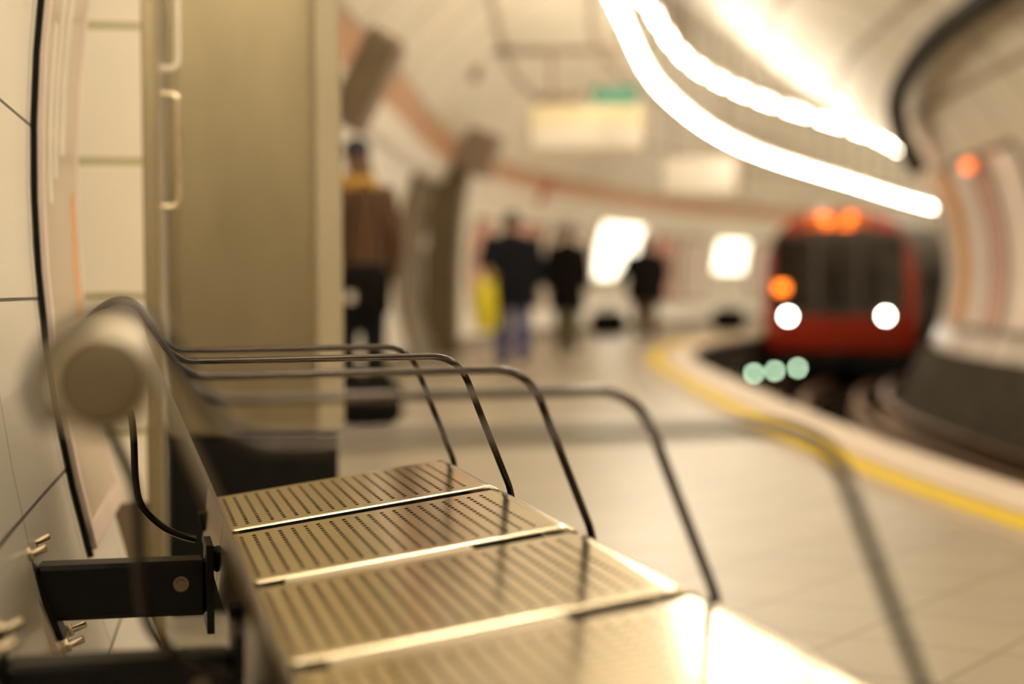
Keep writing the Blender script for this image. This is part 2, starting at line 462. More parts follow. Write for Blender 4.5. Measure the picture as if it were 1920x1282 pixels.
struct(MB().box((-.125, 3.992, .183), (.34, .012, .366), bev=.002).build('baseboard_return', 'brown', X=BX))

# ------------------------------------------------------------------ track
TC = 1.43
def rail(u, z0, w, h, name, label, m='rail', grp='running rails'):
    prof = [(u - w, z0), (u + w, z0), (u + w, z0 + .02), (u + .012, z0 + .04), (u + .012, z0 + h - .045), (u + .036, z0 + h - .03), (u + .036, z0 + h), (u - .036, z0 + h), (u - .036, z0 + h - .03), (u - .012, z0 + h - .045), (u - .012, z0 + .04), (u - w, z0 + .02)]
    tag(MB().solid_sweep(bar_along(prof)).build(name, m), label, 'rail', grp)
rail(TC - .735, -.945, .07, .19, 'running_rail', 'worn steel running rail on the platform side of the track')
rail(TC + .735, -.945, .07, .19, 'running_rail', 'worn steel running rail on the far side of the track')
rail(TC, -.945, .07, .21, 'conductor_rail', 'steel conductor rail in the middle between the running rails')
rail(TC + 1.13, -.945, .07, .25, 'conductor_rail', 'raised conductor rail beside the dark trackside wall')

# ------------------------------------------------------------------ BENCH
bench = thing('bench', B(.3, 2.2, 0), 'perforated steel platform bench with dark hoop armrests along the tiled wall', 'bench', rz=YAW)
TS = [1.175, 1.648, 2.121, 2.594, 3.067]          # hoop planes, near to far
# perforated panel: n-profile is a list of (n, z) rows, holes cut as true slots
def perforated(name, t0, t1, prof, nh, th_, hn, ht, nr0, nr1, tm, edge_r, thick, label=None, m='steel', far=.25):
    """prof(q) -> (n, z) for arc length q; slots between nr0 and nr1"""
    qn = []
    for k in range(nh):
        c = nr0 + (nr1 - nr0) * k / (nh - 1); qn += [c - hn / 2, c + hn / 2]
    holes_n = set(range(1, 2 * nh, 2))
    q_all = [prof['q0']] + qn + prof['extra']
    tt = []
    for k in range(th_):
        c = t0 + tm + (t1 - t0 - 2 * tm) * k / (th_ - 1); tt += [c - ht / 2, c + ht / 2]
    arc = [(edge_r * (1 - math.cos(a)), edge_r * (1 - math.sin(a))) for a in (0, .4, .8, 1.2, math.pi / 2)]   # (inset, drop)
    tl = [(t0 + i, -d, 0) for i, d in arc] ; tl = [(t0, -edge_r - thick, 0)] + tl
    tr = [(t1 - i * far, -d * far, 0) for i, d in arc[::-1]] + [(t1, -edge_r - thick, 0)]
    cols = tl + [(x, 0, 1) for x in tt] + tr
    nl = len(tl)
    vs, fs = [], []
    for q in q_all:
        n, z = prof['f'](q)
        for t, dz, _ in cols: vs.append((n, t, z + dz))
    C_ = len(cols)
    nq = len(q_all)
    for i in range(nq - 1):
        for j in range(C_ - 1):
            hole = 1 <= i < 2 * nh and (i - 1) % 2 == 0 and nl <= j < nl + 2 * th_ - 1 and (j - nl) % 2 == 0
            if not hole: fs.append((i * C_ + j, i * C_ + j + 1, (i + 1) * C_ + j + 1, (i + 1) * C_ + j))
    o = MB().add(vs, fs).build(name, m, bench, X=BX, edge=0)
    for p in o.data.polygons:
        js = [v % C_ for v in p.vertices]; iq = [v // C_ for v in p.vertices]
        p.use_smooth = not (min(js) >= nl - 1 and max(js) <= C_ - len(tr) and max(iq) <= 2 * nh + 1)
    s = o.modifiers.new('thickness', 'SOLIDIFY'); s.thickness = .002; s.offset = -1
    return o
SLOPE = math.atan2(.533 - .4795, .520 - .137)
cs, sn = math.cos(SLOPE), math.sin(SLOPE)
Q1 = (.508 - .137) / cs                              # flat length before the front rolls over
RF = .034
def seat_f(q):
    if q <= Q1: return .137 + q * cs, .4795 + q * sn
    n1, z1 = .137 + Q1 * cs, .4795 + Q1 * sn
    a = (q - Q1) / RF; amax = math.radians(98)
    aa = min(a, amax)
    n = n1 + RF * (math.sin(aa - SLOPE) + sn); z = z1 - RF * (cs - math.cos(aa - SLOPE))
    if a > amax:
        n += (a - amax) * RF * math.cos(amax - SLOPE); z -= (a - amax) * RF * math.sin(amax - SLOPE)
    return n, z
am = math.radians(98) * RF
seat_prof = {'q0': 0.0, 'f': seat_f, 'extra': [Q1] + [Q1 + am * k / 7 for k in range(1, 8)] + [Q1 + am + .022]}
G = .008
seat0 = perforated('seat', TS[3] + .013, TS[4] - .042, seat_prof, 20, 16, .0052, .0140, .012, (.486 - .137) / cs, .040, .0032, .0010)
def copy_part(o, dt, name=None):
    c = o.copy(); col.objects.link(c); c.parent = bench; c.location = o.location + V((0, dt, 0)); MATS[c.name] = MATS[bench.name]; return c
P_ = TS[1] - TS[0]
for k in (1, 2, 3): copy_part(seat0, -P_ * k)
for k in range(4):  # black sheet added below each seat so the slots look shaded
    a, b = TS[4] - P_ * (k + 1) + .030, TS[4] - P_ * k - .046
    prof = [seat_f(q) for q in (.012, .2, .375)]
    rows = [[(n, a, z - .022), (n, b, z - .022), (n, b, z - .030), (n, a, z - .030)] for n, z in prof]
    MB().solid_sweep(rows).build('slot_shade_sheet', 'matt', bench, X=BX, smooth=False)
# joint strips that close the middle of each gap
for k in (1, 2):
    t = TS[k] - .008
    prof = [seat_f(q) for q in [(.176 - .137) / cs, .1, .2, (.398 - .137) / cs]]
    rows = [[(n, t - .017, z - .003), (n, t + .017, z - .003), (n, t + .017, z - .007), (n, t - .017, z - .007)] for n, z in prof]
    MB().solid_sweep(rows).build('joint_strip', 'tube', bench, X=BX, smooth=False)
# backrest panels lean from the top rail down to the seat
BT, BB = (.0195, .768), (.132, .500)
bl = math.hypot(BB[0] - BT[0], BB[1] - BT[1])
def back_f(q):
    if q < 0: q2 = q; return BT[0] + q2 * .2 - .004, BT[1] - q2 * .9
    u = q / bl; n = BT[0] + (BB[0] - BT[0]) * u; z = BT[1] + (BB[1] - BT[1]) * u
    if q > bl: n = BB[0] - (q - bl) * .13; z = BB[1] - (q - bl) * .99
    return n, z
back_prof = {'q0': 0.0, 'f': back_f, 'extra': [bl, bl + .03, bl + .095]}
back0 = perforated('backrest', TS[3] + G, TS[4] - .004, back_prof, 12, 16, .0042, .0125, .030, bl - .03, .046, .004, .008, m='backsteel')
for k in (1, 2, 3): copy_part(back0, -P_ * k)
# top rail
TRC, TRR = (-.0163, .7650), .0345
te = 1.14
top = MB().lathe((TRC[0], te, TRC[1]), (0, 1, 0), [(.0, .0290), (.001, .0312), (.003, .0326), (.006, .0337), (.012, TRR), (1.96, TRR), (1.964, TRR - .004)], 40).build('top_rail', 'tube', bench, X=BX)
MB().lathe((TRC[0], te - .003, TRC[1]), (0, 1, 0), [(-.003, .010), (-.002, .0245), (.000, .0280), (.006, .0285)], 40).build('end_cap', 'cap', top, X=BX)
MB().lathe((TRC[0], te + 1.963, TRC[1]), (0, 1, 0), [(0, .030), (.003, .028), (.004, .012)], 40).build('end_cap', 'cap', top, X=BX)
MB().lathe((TRC[0], te - .001, TRC[1]), (0, 1, 0), [(0, .0283), (-.0012, .0288), (-.0012, .0300), (.003, .0310)], 40).build('collar', 'matt', top, X=BX)
# hoop armrests
def hoop_path(tail):
    a = rounded([V((.549, .45, 0)), V((.548, .5204, 0)), V((.4690, .7235, 0)), V((.064, .7225, 0)), V((.0335, .7720, 0))], [.02, .042, .036], 9)
    b = crom([(.0335, .7720, 0), (.0250, .7870, 0), (.0140, .8000, 0), (.0005, .8075, 0), (-.016, .8080, 0), (-.032, .8010, 0), (-.048, .7880, 0), (-.0575, .7710, 0), (-.0590, .7540, 0), (-.050, .7380, 0)], 4)
    if tail:
        b += crom([(-.050, .7380, 0), (-.020, .700, 0), (.001, .655, 0), (.0060, .6200, 0), (.0082, .5560, 0), (.0160, .5200, 0), (.0400, .4930, 0), (.0650, .4780, 0), (.0900, .4700, 0)], 5)[1:]
    else:
        b += crom([(-.050, .7380, 0), (-.036, .7440, 0), (-.026, .7500, 0)], 4)[1:]
    return [(x.x, x.y) for x in a[:-1] + b]
for k, t in enumerate(TS):
    pts = [(n, t, z) for n, z in hoop_path(k in (1, 3))]
    MB().tube(pts, (.0072, .0050), 12, ref=(0, 1, 0)).build('armrest', 'rod', bench, X=BX, edge=60)
# understructure
MB().box((.142, 2.11, .455), (.022, 1.90, .04), bev=.003).build('rear_beam', 'black', bench, X=BX)
MB().box((.50, 2.11, .462), (.05, 1.94, .045), bev=.004).build('front_beam', 'black', bench, X=BX)
for t in [TS[4] - .03] + [x for x in TS[:4]]:
    R = Matrix.Rotation(-SLOPE, 3, 'Y')
    MB().box((.31, t, .468), (.40, .05, .03), R=R, bev=.003).build('seat_bracket', 'matt', bench, X=BX)
def ngon_prism(mb, c, axis, r, h, n=6):
    mb.lathe(c, axis, [(0, r * .93), (h * .12, r), (h * .88, r), (h, r * .93)], n)
def support(t):
    b = MB().box((-.012, t, .4175), (.225, .06, .075), bev=.006).build('support_beam', 'black', bench, X=BX)
    mb = MB(); ngon_prism(mb, (.066, t - .030, .424), (0, -1, 0), .0075, .007)
    mb.lathe((.066, t - .0300, .424), (0, -1, 0), [(0, .0105), (.002, .0105)], 20); mb.build('bolt', 'backsteel', b, X=BX)
    MB().box((.1045, t, .4175), (.010, .10, .120), bev=.0008).build('end_plate', 'black', b, X=BX)
    pl_dir = V((-.088 + .1454, 0, .334 - .486)).normalized(); pn = V((-pl_dir.z, 0, pl_dir.x)) * -1
    if pn.x < 0: pn = -pn
    ctr = V((-.118, t, .410))
    Rm = Matrix((pl_dir, V((0, 1, 0)), pn)).transposed()
    pl = MB().box(ctr - pn * .004, (.185, .17, .010), R=Rm, bev=.002).build('wall_plate', 'plate', bench, X=BX)
    MB().box(ctr + pn * .004, (.125, .085, .010), R=Rm, bev=.001).build('mounting_flange', 'black', pl, X=BX)
    for a in (-.066, .066):
        for q in (-.055, .055):
            c = ctr + pl_dir * a + V((0, q, 0)) + pn * .001
            mb = MB(); mb.lathe(c, pn, [(0, .0125), (.003, .0125)], 20); ngon_prism(mb, c + pn * .003, pn, .0098, .011)
            mb.lathe(c + pn * .012, pn, [(0, .0052), (.020, .0052), (.022, .004)], 12); mb.build('bolt', 'bolt', pl, X=BX)
for t in (2.52, 1.86, 1.22): support(t)

# poster frame on the wall beside the bench
def wall_panel(t0, t1, z0, z1, out, nt=6, nz=14):
    def S(t): return min((i * .01 for i in range(300, 750)), key=lambda s: abs(ring(s, 180).dot(TAU) - t))
    s0, s1 = S(t0), S(t1)
    return [[ring(s0 + (s1 - s0) * i / nt, th_wall(z0) + (th_wall(z1) - th_wall(z0)) * k / nz, out) for k in range(nz + 1)] for i in range(nt + 1)], s0, s1
def slab(t0, t1, z0, z1, o0, o1, nt=6, nz=14):
    a, _, _ = wall_panel(t0, t1, z0, z1, o0, nt, nz); b, _, _ = wall_panel(t0, t1, z0, z1, o1, nt, nz)
    rings = [x + y[::-1] for x, y in zip(a, b)]
    return rings
pc = B(-.12, 3.5, .37)
poster = thing('poster_frame', pc, 'tall grey poster in a pale frame on the curved wall beside the bench', 'poster', rz=YAW)
MB().solid_sweep(slab(3.175, 3.86, .400, 2.05, .002, .016)).build('poster_sheet', 'posterg', poster, edge=50)
MB().solid_sweep(slab(3.158, 3.170, .37, 2.08, .001, .010)).build('edge_strip', 'matt', poster, edge=50)  # dark strip painted in for the shadow gap between frame and wall
MB().solid_sweep(slab(3.872, 3.882, .37, 2.08, .001, .010)).build('edge_strip', 'matt', poster, edge=50)
for a in ((3.171, 3.205, .38, 2.07), (3.83, 3.87, .38, 2.07), (3.165, 3.87, .38, .42), (3.165, 3.87, 2.03, 2.07)):
    MB().solid_sweep(slab(*a, .002, .019)).build('frame_bar', 'postere', poster, edge=50)
MB().solid_sweep(slab(3.74, 3.81, .62, 1.02, .010, .0175)).build('orange_stripe', 'posterr', poster, edge=50)
random.seed(3)
for i, (t0, t1) in enumerate([(3.30, 3.36), (3.41, 3.46), (3.52, 3.60)]):
    MB().solid_sweep(slab(t0, t1, .98 + .05 * i, 1.30 + .07 * i, .010, .0172, 2, 6)).build('text_block', 'white', poster, edge=50)

# narrow steel cupboard edge-on, with a D handle
cup = thing('steel_cupboard', B(.055, 4.4, 0), 'narrow steel cupboard with two pull handles between tiled wall return and brown cabinet', 'cupboard', rz=YAW)
MB().box((.0560, 4.42, 1.2), (.036, .42, 2.4), bev=.003).build('body', 'cab', cup, X=BX)
MB().box((.0765, 4.42, 1.2), (.007, .40, 2.3), bev=.002).build('door', 'cablight', cup, X=BX)
def dhandle(z0, z1, t, m):
    pts = rounded([(.074, t, z0), (.121, t, z0), (.121, t, z1), (.074, t, z1)], .022, 8)
    MB().tube(pts, .0075, 12, ref=(0, 1, 0)).build('handle', m, cup, X=BX, edge=60)
dhandle(1.015, 1.272, 4.23, 'bolt')
dhandle(1.330, 1.640, 4.23, 'white')
# big brown metallic cabinet
cab = thing('steel_cabinet', B(.33, 5.05, 0), 'tall brown brushed steel cabinet on a dark plinth beyond the end of the bench', 'cabinet', rz=YAW)
MB().box((.31, 5.05, 1.315), (.42, .80, 1.72), bev=.006).build('body', 'cab', cab, X=BX)
MB().box((.291, 4.648, 1.315), (.335, .008, 1.70), bev=.002).build('side_panel', 'cab', cab, X=BX)
MB().box((.505, 5.05, 1.315), (.078, .82, 1.73), bev=.012).build('corner_trim', 'cablight', cab, X=BX)
MB().box((.315, 5.05, .227), (.425, .78, .455), bev=.004).build('plinth', 'matt', cab, X=BX)

# ------------------------------------------------------------------ lamps
ROWA = [T(0.3, -2.75, 2.4), T(2, -2.75, 2.4), T(3.2, -2.75, 2.4), T(4.6, -2.6, 2.45), T(7.8, -1.9, 2.9), P(1118, -120, 11.6), P(1165, 30, 15), P(1250, 180, 21), P(1400, 280, 27), P(1600, 345, 36), P(1745, 388, 44), P(1900, 420, 53)]  # unseen near end is shifted towards the wall to brighten the tiles
ROWB = [T(0.3, -.3, 3.45), T(2, -.3, 3.45), T(5, -.35, 3.45), T(8.0, -.45, 3.45), P(1195, -110, 13.2), P(1222, 20, 17), P(1300, 125, 21.5), P(1420, 185, 25.8), P(1530, 222, 28.3), P(1620, 250, 30.2), P(1665, 270, 33), P(1722, 303, 38), P(1790, 335, 44)]
def resample(path, step):
    out, acc = [path[0]], 0.0
    for a, b in zip(path, path[1:]):
        L = (b - a).length; d = 0.0
        while acc + (L - d) >= step:
            d += step - acc; acc = 0.0; out.append(a + (b - a) * (d / L))
        acc += L - d
    return out
def near_s(p):
    return min((i * .05 for i in range(0, NS * 20)), key=lambda s: (T(s, 0, 0) - V((p.x, p.y, 0))).length_squared + ((T(s, 0, 0) - V((p.x, p.y, 0))).dot(heading(s)) ** 2) * 3)
def lamp_row(pts, what, grp, step=1.5, gap=.05):
    q = resample(crom(pts, 24), step)
    for a, b in zip(q, q[1:]):
        d = (b - a).normalized(); c = (a + b) / 2; L = (b - a).length - gap
        side = V((-d.y, d.x, 0)).normalized(); up = d.cross(side); up = up if up.z > 0 else -up
        R = Matrix((d, side, up)).transposed()
        s = near_s(c); u = (c - T(s, 0, 0)); u = V((u.x, u.y, 0)).dot((T(s, 1, 0) - T(s, 0, 0)))
        vz = vault_z(s, min(u, 2.9)); top_z = max(c.z + .12, vz - .0)
        o = thing('fluorescent_lamp', c, what, 'lamp', grp)
        MB().box(c + up * .080, (L, .06, .05), R=R, bev=.01).build('housing', 'lampmetal', o)
        MB().tube([c + d * (-L / 2 + .02), c + d * (L / 2 - .02)], .030, 10, ref=tuple(up)).build('tube', 'lamp', o)
        for e in (-1, 1): MB().box(c + d * (e * (L / 2 - .012)) + up * .02, (.03, .07, .10), R=R).build('lamp_holder', 'lampmetal', o)
        for e in (-.40, .40):
            p = c + d * (e * L); MB().tube([p + up * .09, V((p.x, p.y, top_z + .03))], .008, 6).build('hanger', 'wire', o)
lamp_row(ROWA, 'hanging fluorescent lamp in the lower, platform-side row of lamps', 'lamps of the lower row')
lamp_row(ROWB, 'hanging fluorescent lamp in the upper row nearer the track', 'lamps of the upper row', gap=.42)

# ------------------------------------------------------------------ black conduit sweeping down the trackside vault
def vault_hit(px, py, gap=.24):
    D = 6.0
    while D < 60:
        p = P(px, py, D); s = near_s(p); u = (p - T(s, 0, p.z)).dot((T(s, 1, 0) - T(s, 0, 0)))
        e, d, L = frame(s); a = (L + RW) / 2; q = (u + L - a) / a; b = BU if p.z > ZC else BL
        if q * q + ((p.z - ZC) / b) ** 2 > (1 - gap / 3) ** 2: return p
        D += .4
    return P(px, py, 30)
cp = [vault_hit(*q) for q in [(1960, -90), (1835, 10), (1755, 70), (1700, 140), (1680, 195), (1690, 255), (1722, 318)]]
tag(MB().tube(crom(cp, 6), .11, 10).build('conduit', 'wire'), 'thick dark cable conduit arching down the trackside vault', 'conduit')

# ------------------------------------------------------------------ train
def s_at_depth(y): return min((i * .01 for i in range(600, NS * 100)), key=lambda s: abs(T(s, TC, 0).y - y))
SF = s_at_depth(31.0)
f0 = T(SF, TC, 0); hd = heading(SF, TC); sd = V((hd.y, -hd.x, 0))
trz = math.atan2(-hd.x, hd.y)
train = thing('train', V((f0.x, f0.y, -.75)), 'red and dark-windowed underground train with lit headlights arriving at the curved platform', 'train', rz=trz)
TX = Matrix.Translation(V((f0.x, f0.y, 0))) @ Matrix.Rotation(trz, 4, 'Z')       # x right, y away, z from platform level
half = [(1.20, -.32), (1.29, -.15), (1.32, .3), (1.32, 1.0), (1.27, 1.35), (1.13, 1.70), (.86, 1.95), (.48, 2.10), (0, 2.14)]
outl = half + [(-x, z) for x, z in half[-2::-1]]
def follow(y, x, z):
    """train bodies bend with the track"""
    s = SF + 0.0; acc = 0.0; p = T(s, TC, 0)
    while acc < y:
        s += .01; q = T(s, TC, 0); acc += (q - p).length; p = q
        if s > NS - .1: break
    h = heading(s, TC); r = V((h.y, -h.x, 0)); return V((p.x, p.y, 0)) + r * x + V((0, 0, z))
def ring_at(y, k=1.0, src=outl): return [follow(y, x * k, .9 + (z - .9) * k) for x, z in src]
MB().solid_sweep([ring_at(.10)] + [ring_at(y) for y in (1, 2.5, 4, 5.5, 7, 8.5, 10, 11.5, 13, 14.5)]).build('car_body', 'traing', train, edge=50)
MB().solid_sweep([ring_at(0.0, .955), ring_at(.03, .985), ring_at(.11, 1.002)]).build('front_panel', 'red', train, edge=50)
def front_plate(xs, zs, name, m, y=-.012, th=.02, r=.06, parent=train):
    x0, x1 = xs; z0, z1 = zs
    pts = rounded([((x0 + x1) / 2, 0, z0), (x1, 0, z0), (x1, 0, z1), (x0, 0, z1), (x0, 0, z0), ((x0 + x1) / 2, 0, z0)], r, 5)[:-1]
    return MB().solid_sweep([[V((p.x, y + th, p.z)) for p in pts], [V((p.x, y, p.z)) for p in pts]]).build(name, m, parent, X=TX, edge=40)
front_plate((-1.14, 1.14), (.32, 1.76), 'front_surround', 'traing', y=-.006, r=.22)
front_plate((-1.10, -.42), (.40, 1.66), 'cab_window', 'glass', r=.12)
front_plate((.42, 1.10), (.40, 1.66), 'cab_window', 'glass', r=.12)
dr = front_plate((-.38, .38), (.30, 1.74), 'front_door', 'traing', y=-.008)
front_plate((-.31, .31), (.40, 1.64), 'door_window', 'glass', y=-.018, parent=dr)
db = front_plate((-.56, .56), (1.77, 2.08), 'destination_display', 'glass', y=-.03, th=.05, r=.04)
front_plate((-.50, .50), (1.82, 2.05), 'display_dots', M['display'], y=-.036, th=.01, r=.02, parent=db)
for x in (-.86, .80):
    h = MB().lathe((x, -.03, .31), (0, 1, 0), [(0, .13), (.02, .15), (.06, .15)], 24).build('headlight', 'traing', train, X=TX)
    MB().lathe((x, -.045, .31), (0, 1, 0), [(0, .02), (.004, .06), (.014, .07)], 24).build('lens', 'head', h, X=TX)
MB().box((-.97, -.03, .80), (.20, .03, .16), bev=.012).build('amber_lamp', 'amber', train, X=TX)
front_plate((-1.2, 1.2), (-.62, -.30), 'skirt', 'matt', y=.04, th=.08)
MB().box((0, -.18, -.42), (.34, .5, .24), bev=.04).build('coupler', 'matt', train, X=TX)
for y in (2.0, 4.0):
    for x in (-.735, .735):
        a = follow(y, x, -.36); h = follow(y, x + .1, -.36) - a
        MB().lathe(a - h * .5, tuple(h), [(0, .36), (.03, .38), (.10, .36), (.12, .1)], 24).build('wheel', 'matt', train)
for i in range(5):
    y0, y1 = 1.6 + i * 2.5, 3.2 + i * 2.5
    for sx in (-1, 1):
        r0 = [follow(y, sx * (1.325), z) for y in (y0, (y0 + y1) / 2, y1) for z in (.75, 1.05)]
        r1 = [follow(y, sx * (1.30), z) for y in (y0, (y0 + y1) / 2, y1) for z in (.75, 1.05)]
        mb = MB(); rings = []
        for j in range(3): rings.append([r0[2 * j], r0[2 * j + 1], r1[2 * j + 1], r1[2 * j]])
        mb.solid_sweep(rings).build('side_window', 'glass', train, smooth=False)

# row of small signal lamps on a bar low over the track
sg = P(1435, 697, 27.2)
sig = thing('track_signal', V((sg.x, sg.y, -.95)), 'row of four small pale green lamps on a low black bar over the track', 'signal')
pa, pb = P(1375, 705, 27.2), P(1496, 690, 27.2)
dd = (pb - pa)
MB().box((pa + pb) / 2 + V((0, .06, 0)), (dd.length + .3, .08, .16), R=Matrix.Rotation(math.atan2(dd.z, dd.x) * -1, 3, 'Y'), bev=.01).build('bar', 'matt', sig)
for e in (.08, .92):
    p = pa + dd * e; MB().box((p.x, p.y + .06, (p.z - .95) / 2), (.06, .06, p.z + .95), bev=.004).build('post', 'matt', sig)
for e, mm in ((0, 'signald'), (.32, 'signal'), (.645, 'signal'), (1, 'signal')):
    p = pa + dd * e; MB().lathe(p + V((0, .02, 0)), (0, -1, 0), [(0, .032), (.02, .030), (.028, .016)], 18).build('lamp', mm, sig)

# ------------------------------------------------------------------ hanging signs
def vz_at(p):
    s = near_s(p); u = (p - T(s, 0, p.z)).dot((T(s, 1, 0) - T(s, 0, 0))); return vault_z(s, min(u, 2.9))
SD = 19.0
K = SD / FP
c = P(1100, 240, SD)
sign = thing('hanging_sign', V((c.x, c.y, P(1100, 282, SD).z)), 'wide cream and white sign hung from a rail by rods, green box on top', 'sign')
w = 212 * K
MB().box((c.x, c.y, c.z), (w, .16, 84 * K), bev=.01).build('sign_box', 'creamp', sign)
MB().box((c.x, c.y - .084, c.z - 18 * K), (w * .97, .012, 40 * K), bev=.003).build('white_band', 'white', sign)
for px, wd, mm, hgt in ((1045, 84, 'taupe', 20), (1152, 84, 'green', 34)):
    p = P(px, 199 - hgt / 2, SD); MB().box((p.x, c.y, p.z), (wd * K, .14, hgt * K), bev=.006).build('top_box', mm, sign)
rz_ = P(1030, 96, SD)
MB().box(((P(885, 96, SD).x + P(1185, 96, SD).x) / 2, c.y, rz_.z), (300 * K, .07, .07), bev=.005).build('rail', 'taupe', sign)
for px in (1035, 1130):
    a = P(px, 190, SD); MB().tube([(a.x, c.y, a.z), (a.x, c.y, rz_.z)], .022, 8).build('rod', 'taupe', sign)
for px in (905, 1165):
    a = P(px, 96, SD); MB().tube([(a.x, c.y, a.z), (a.x, c.y, vz_at(V((a.x, c.y, a.z))) + .05)], .022, 8).build('rod', 'taupe', sign)
a = P(892, 125, SD); MB().box((a.x, c.y, a.z), (.10, .10, .30), bev=.01).build('end_bracket', 'taupe', sign)
SD2 = 29.0; K2 = SD2 / FP
c = P(1312, 328, SD2)
sign2 = thing('hanging_sign', V((c.x, c.y, c.z - 36 * K2)), 'plain white hanging sign further along under the lamps', 'sign')
MB().box((c.x, c.y, c.z), (138 * K2, .14, 68 * K2), bev=.012).build('sign_box', 'white', sign2)
MB().box((c.x + 74 * K2, c.y, c.z), (14 * K2, .16, 72 * K2), bev=.01).build('side_case', 'taupe', sign2)
for e in (-50, 50):
    MB().tube([(c.x + e * K2, c.y, c.z + 30 * K2), (c.x + e * K2, c.y, vz_at(c + V((e * K2, 0, 0))) + .05)], .02, 8).build('rod', 'taupe', sign2)

# ------------------------------------------------------------------ things on the platform wall further along
def s_wall(px):
    def X(s):
        d = ring(s, 180) - EYE; return 960 + FP * d.dot(RGT) / d.dot(FWD)
    return min((i * .01 for i in range(800, NS * 100 - 100)), key=lambda s: abs(X(s) - px))
def wallpatch(px0, px1, z0, z1, o0, o1):
    s0, s1 = s_wall(px0), s_wall(px1); nz = 8; rings = []
    for i in range(9):
        s = s0 + (s1 - s0) * i / 8
        a = [ring(s, th_wall(z0) + (th_wall(z1) - th_wall(z0)) * k / nz, o0) for k in range(nz + 1)]
        b = [ring(s, th_wall(z0) + (th_wall(z1) - th_wall(z0)) * k / nz, o1) for k in range(nz + 1)]
        rings.append(a + b[::-1])
    return MB().solid_sweep(rings)
def wall_poster(px0, px1, z0, z1, m, label, cat='poster', name='wall_poster', grp='posters along the platform wall'):
    s = s_wall((px0 + px1) / 2); b = ring(s, th_wall(z0), .02)
    o = thing(name, b, label, cat, grp)
    wallpatch(px0, px1, z0, z1, .002, .03).build('frame', 'brown', o, edge=50)
    dp = (px1 - px0) * .06
    wallpatch(px0 + dp, px1 - dp, z0 + .05, z1 - .05, .005, .036).build('sheet', m, o, edge=50)
wall_poster(876, 915, .45, 1.85, 'posterp', 'pink poster on the wall just past the brown pillar')
wall_poster(930, 1010, .5, 1.9, 'posterp', 'reddish poster on the wall behind the person with the yellow bag')
wall_poster(1025, 1085, .5, 1.9, 'posterw', 'pale poster on the wall behind the person in the long black coat')
wall_poster(1215, 1262, .5, 1.9, 'posterp', 'pink poster on the wall between the two glowing panels, nearer the person with dark jacket')
wall_poster(1272, 1318, .5, 1.9, 'posterw', 'pale poster left of the smaller glowing panel')
wall_poster(1400, 1440, .5, 1.9, 'posterw', 'pale poster on the wall just left of the train')
def lit(px0, px1, z0, z1, label):
    s = s_wall((px0 + px1) / 2); b = ring(s, th_wall(z0), .02)
    o = thing('lit_panel', b, label, 'lit panel', 'glowing panels on the platform wall')
    wallpatch(px0, px1, z0, z1, .002, .10).build('case', 'white', o, edge=50)
    wallpatch(px0 + 3, px1 - 3, z0 + .06, z1 - .06, .01, .115).build('glowing_face', 'panel', o, edge=50)
lit(1102, 1184, .95, 2.12, 'larger glowing white panel on the wall behind the walking people')
lit(1328, 1388, 1.1, 1.95, 'smaller glowing white panel on the wall near the train')
# brown pillar with a box sign
pb_ = P(836, 545, 22.6); rzp = -math.radians(8)
pil = thing('pillar', V((pb_.x, pb_.y, 0)), 'dark brown square pillar against the platform wall with a taupe box on top', 'pillar', rz=rzp)
PX = Matrix.Translation(V((pb_.x, pb_.y, 0))) @ Matrix.Rotation(rzp, 4, 'Z')
pts = [V((-.06, 0, 0)), V((-.05, 0, .7)), V((-.02, 0, 1.4)), V((.05, 0, 2.0)), V((.13, 0, 2.4))]
MB().solid_sweep([[p + V((x, y, 0)) for x, y in ((-.20, -.18), (.20, -.18), (.20, .18), (-.20, .18))] for p in crom(pts, 5)]).build('shaft', 'brown', pil, X=PX, edge=40)
R = Matrix.Rotation(math.radians(20), 3, 'Y')
MB().box((.27, -.05, 2.57), (.80, .46, .56), R=R, bev=.03).build('box_head', 'taupe', pil, X=PX)
MB().box((-.06, 0, .06), (.50, .44, .12), bev=.01).build('base_block', 'brown', pil, X=PX)
# box high on the wall
q = vault_hit(688, 152, .45)
wb = thing('wall_box', q - V((0, 0, .35)), 'dark tilted box high on the vault above the capped person', 'box')
R = Matrix.Rotation(math.radians(28), 3, 'Y')
MB().box(q, (.24, .4, .62), R=R, bev=.03).build('case', 'taupe', wb)
MB().box(q + R @ V((0, -.20, 0)), (.19, .02, .54), R=R, bev=.005).build('face', 'brown', wb)
# round red sign on the frieze and a round pale sign by the pillar
s = s_wall(975); p = ring(s, th_wall(2.42), .05); n = (ring(s, th_wall(2.42), .3) - p).normalized()
rs = thing('round_sign', p, 'small round red sign on the salmon frieze', 'sign')
MB().lathe(p, n, [(0, .26), (.02, .26), (.03, .24)], 28).build('red_disc', 'red', rs)
MB().lathe(p + n * .028, n, [(0, .12), (.006, .12)], 24).build('pale_centre', 'orange', rs)
s = s_wall(792); p = ring(s, th_wall(1.42), .05)
rs2 = thing('round_mirror', p, 'small round pale mirror on the wall beside the dark brown pillar', 'mirror')
n = V((.25, -1, .0)).normalized()
MB().lathe(p + n * .0, n, [(0, .05), (.10, .05), (.12, .17), (.15, .17)], 28).build('case', 'taupe', rs2)
MB().lathe(p + n * .145, n, [(0, .16), (.015, .15), (.028, .10), (.034, .03)], 28).build('face', 'white', rs2)
# brown passage surround left of the pillar
wo = wallpatch(738, 780, .16, 2.12, .006, .05).build('doorway_panel', 'brown'); tag(wo, 'brown panel beside the pillar, behind the capped person', 'panel')

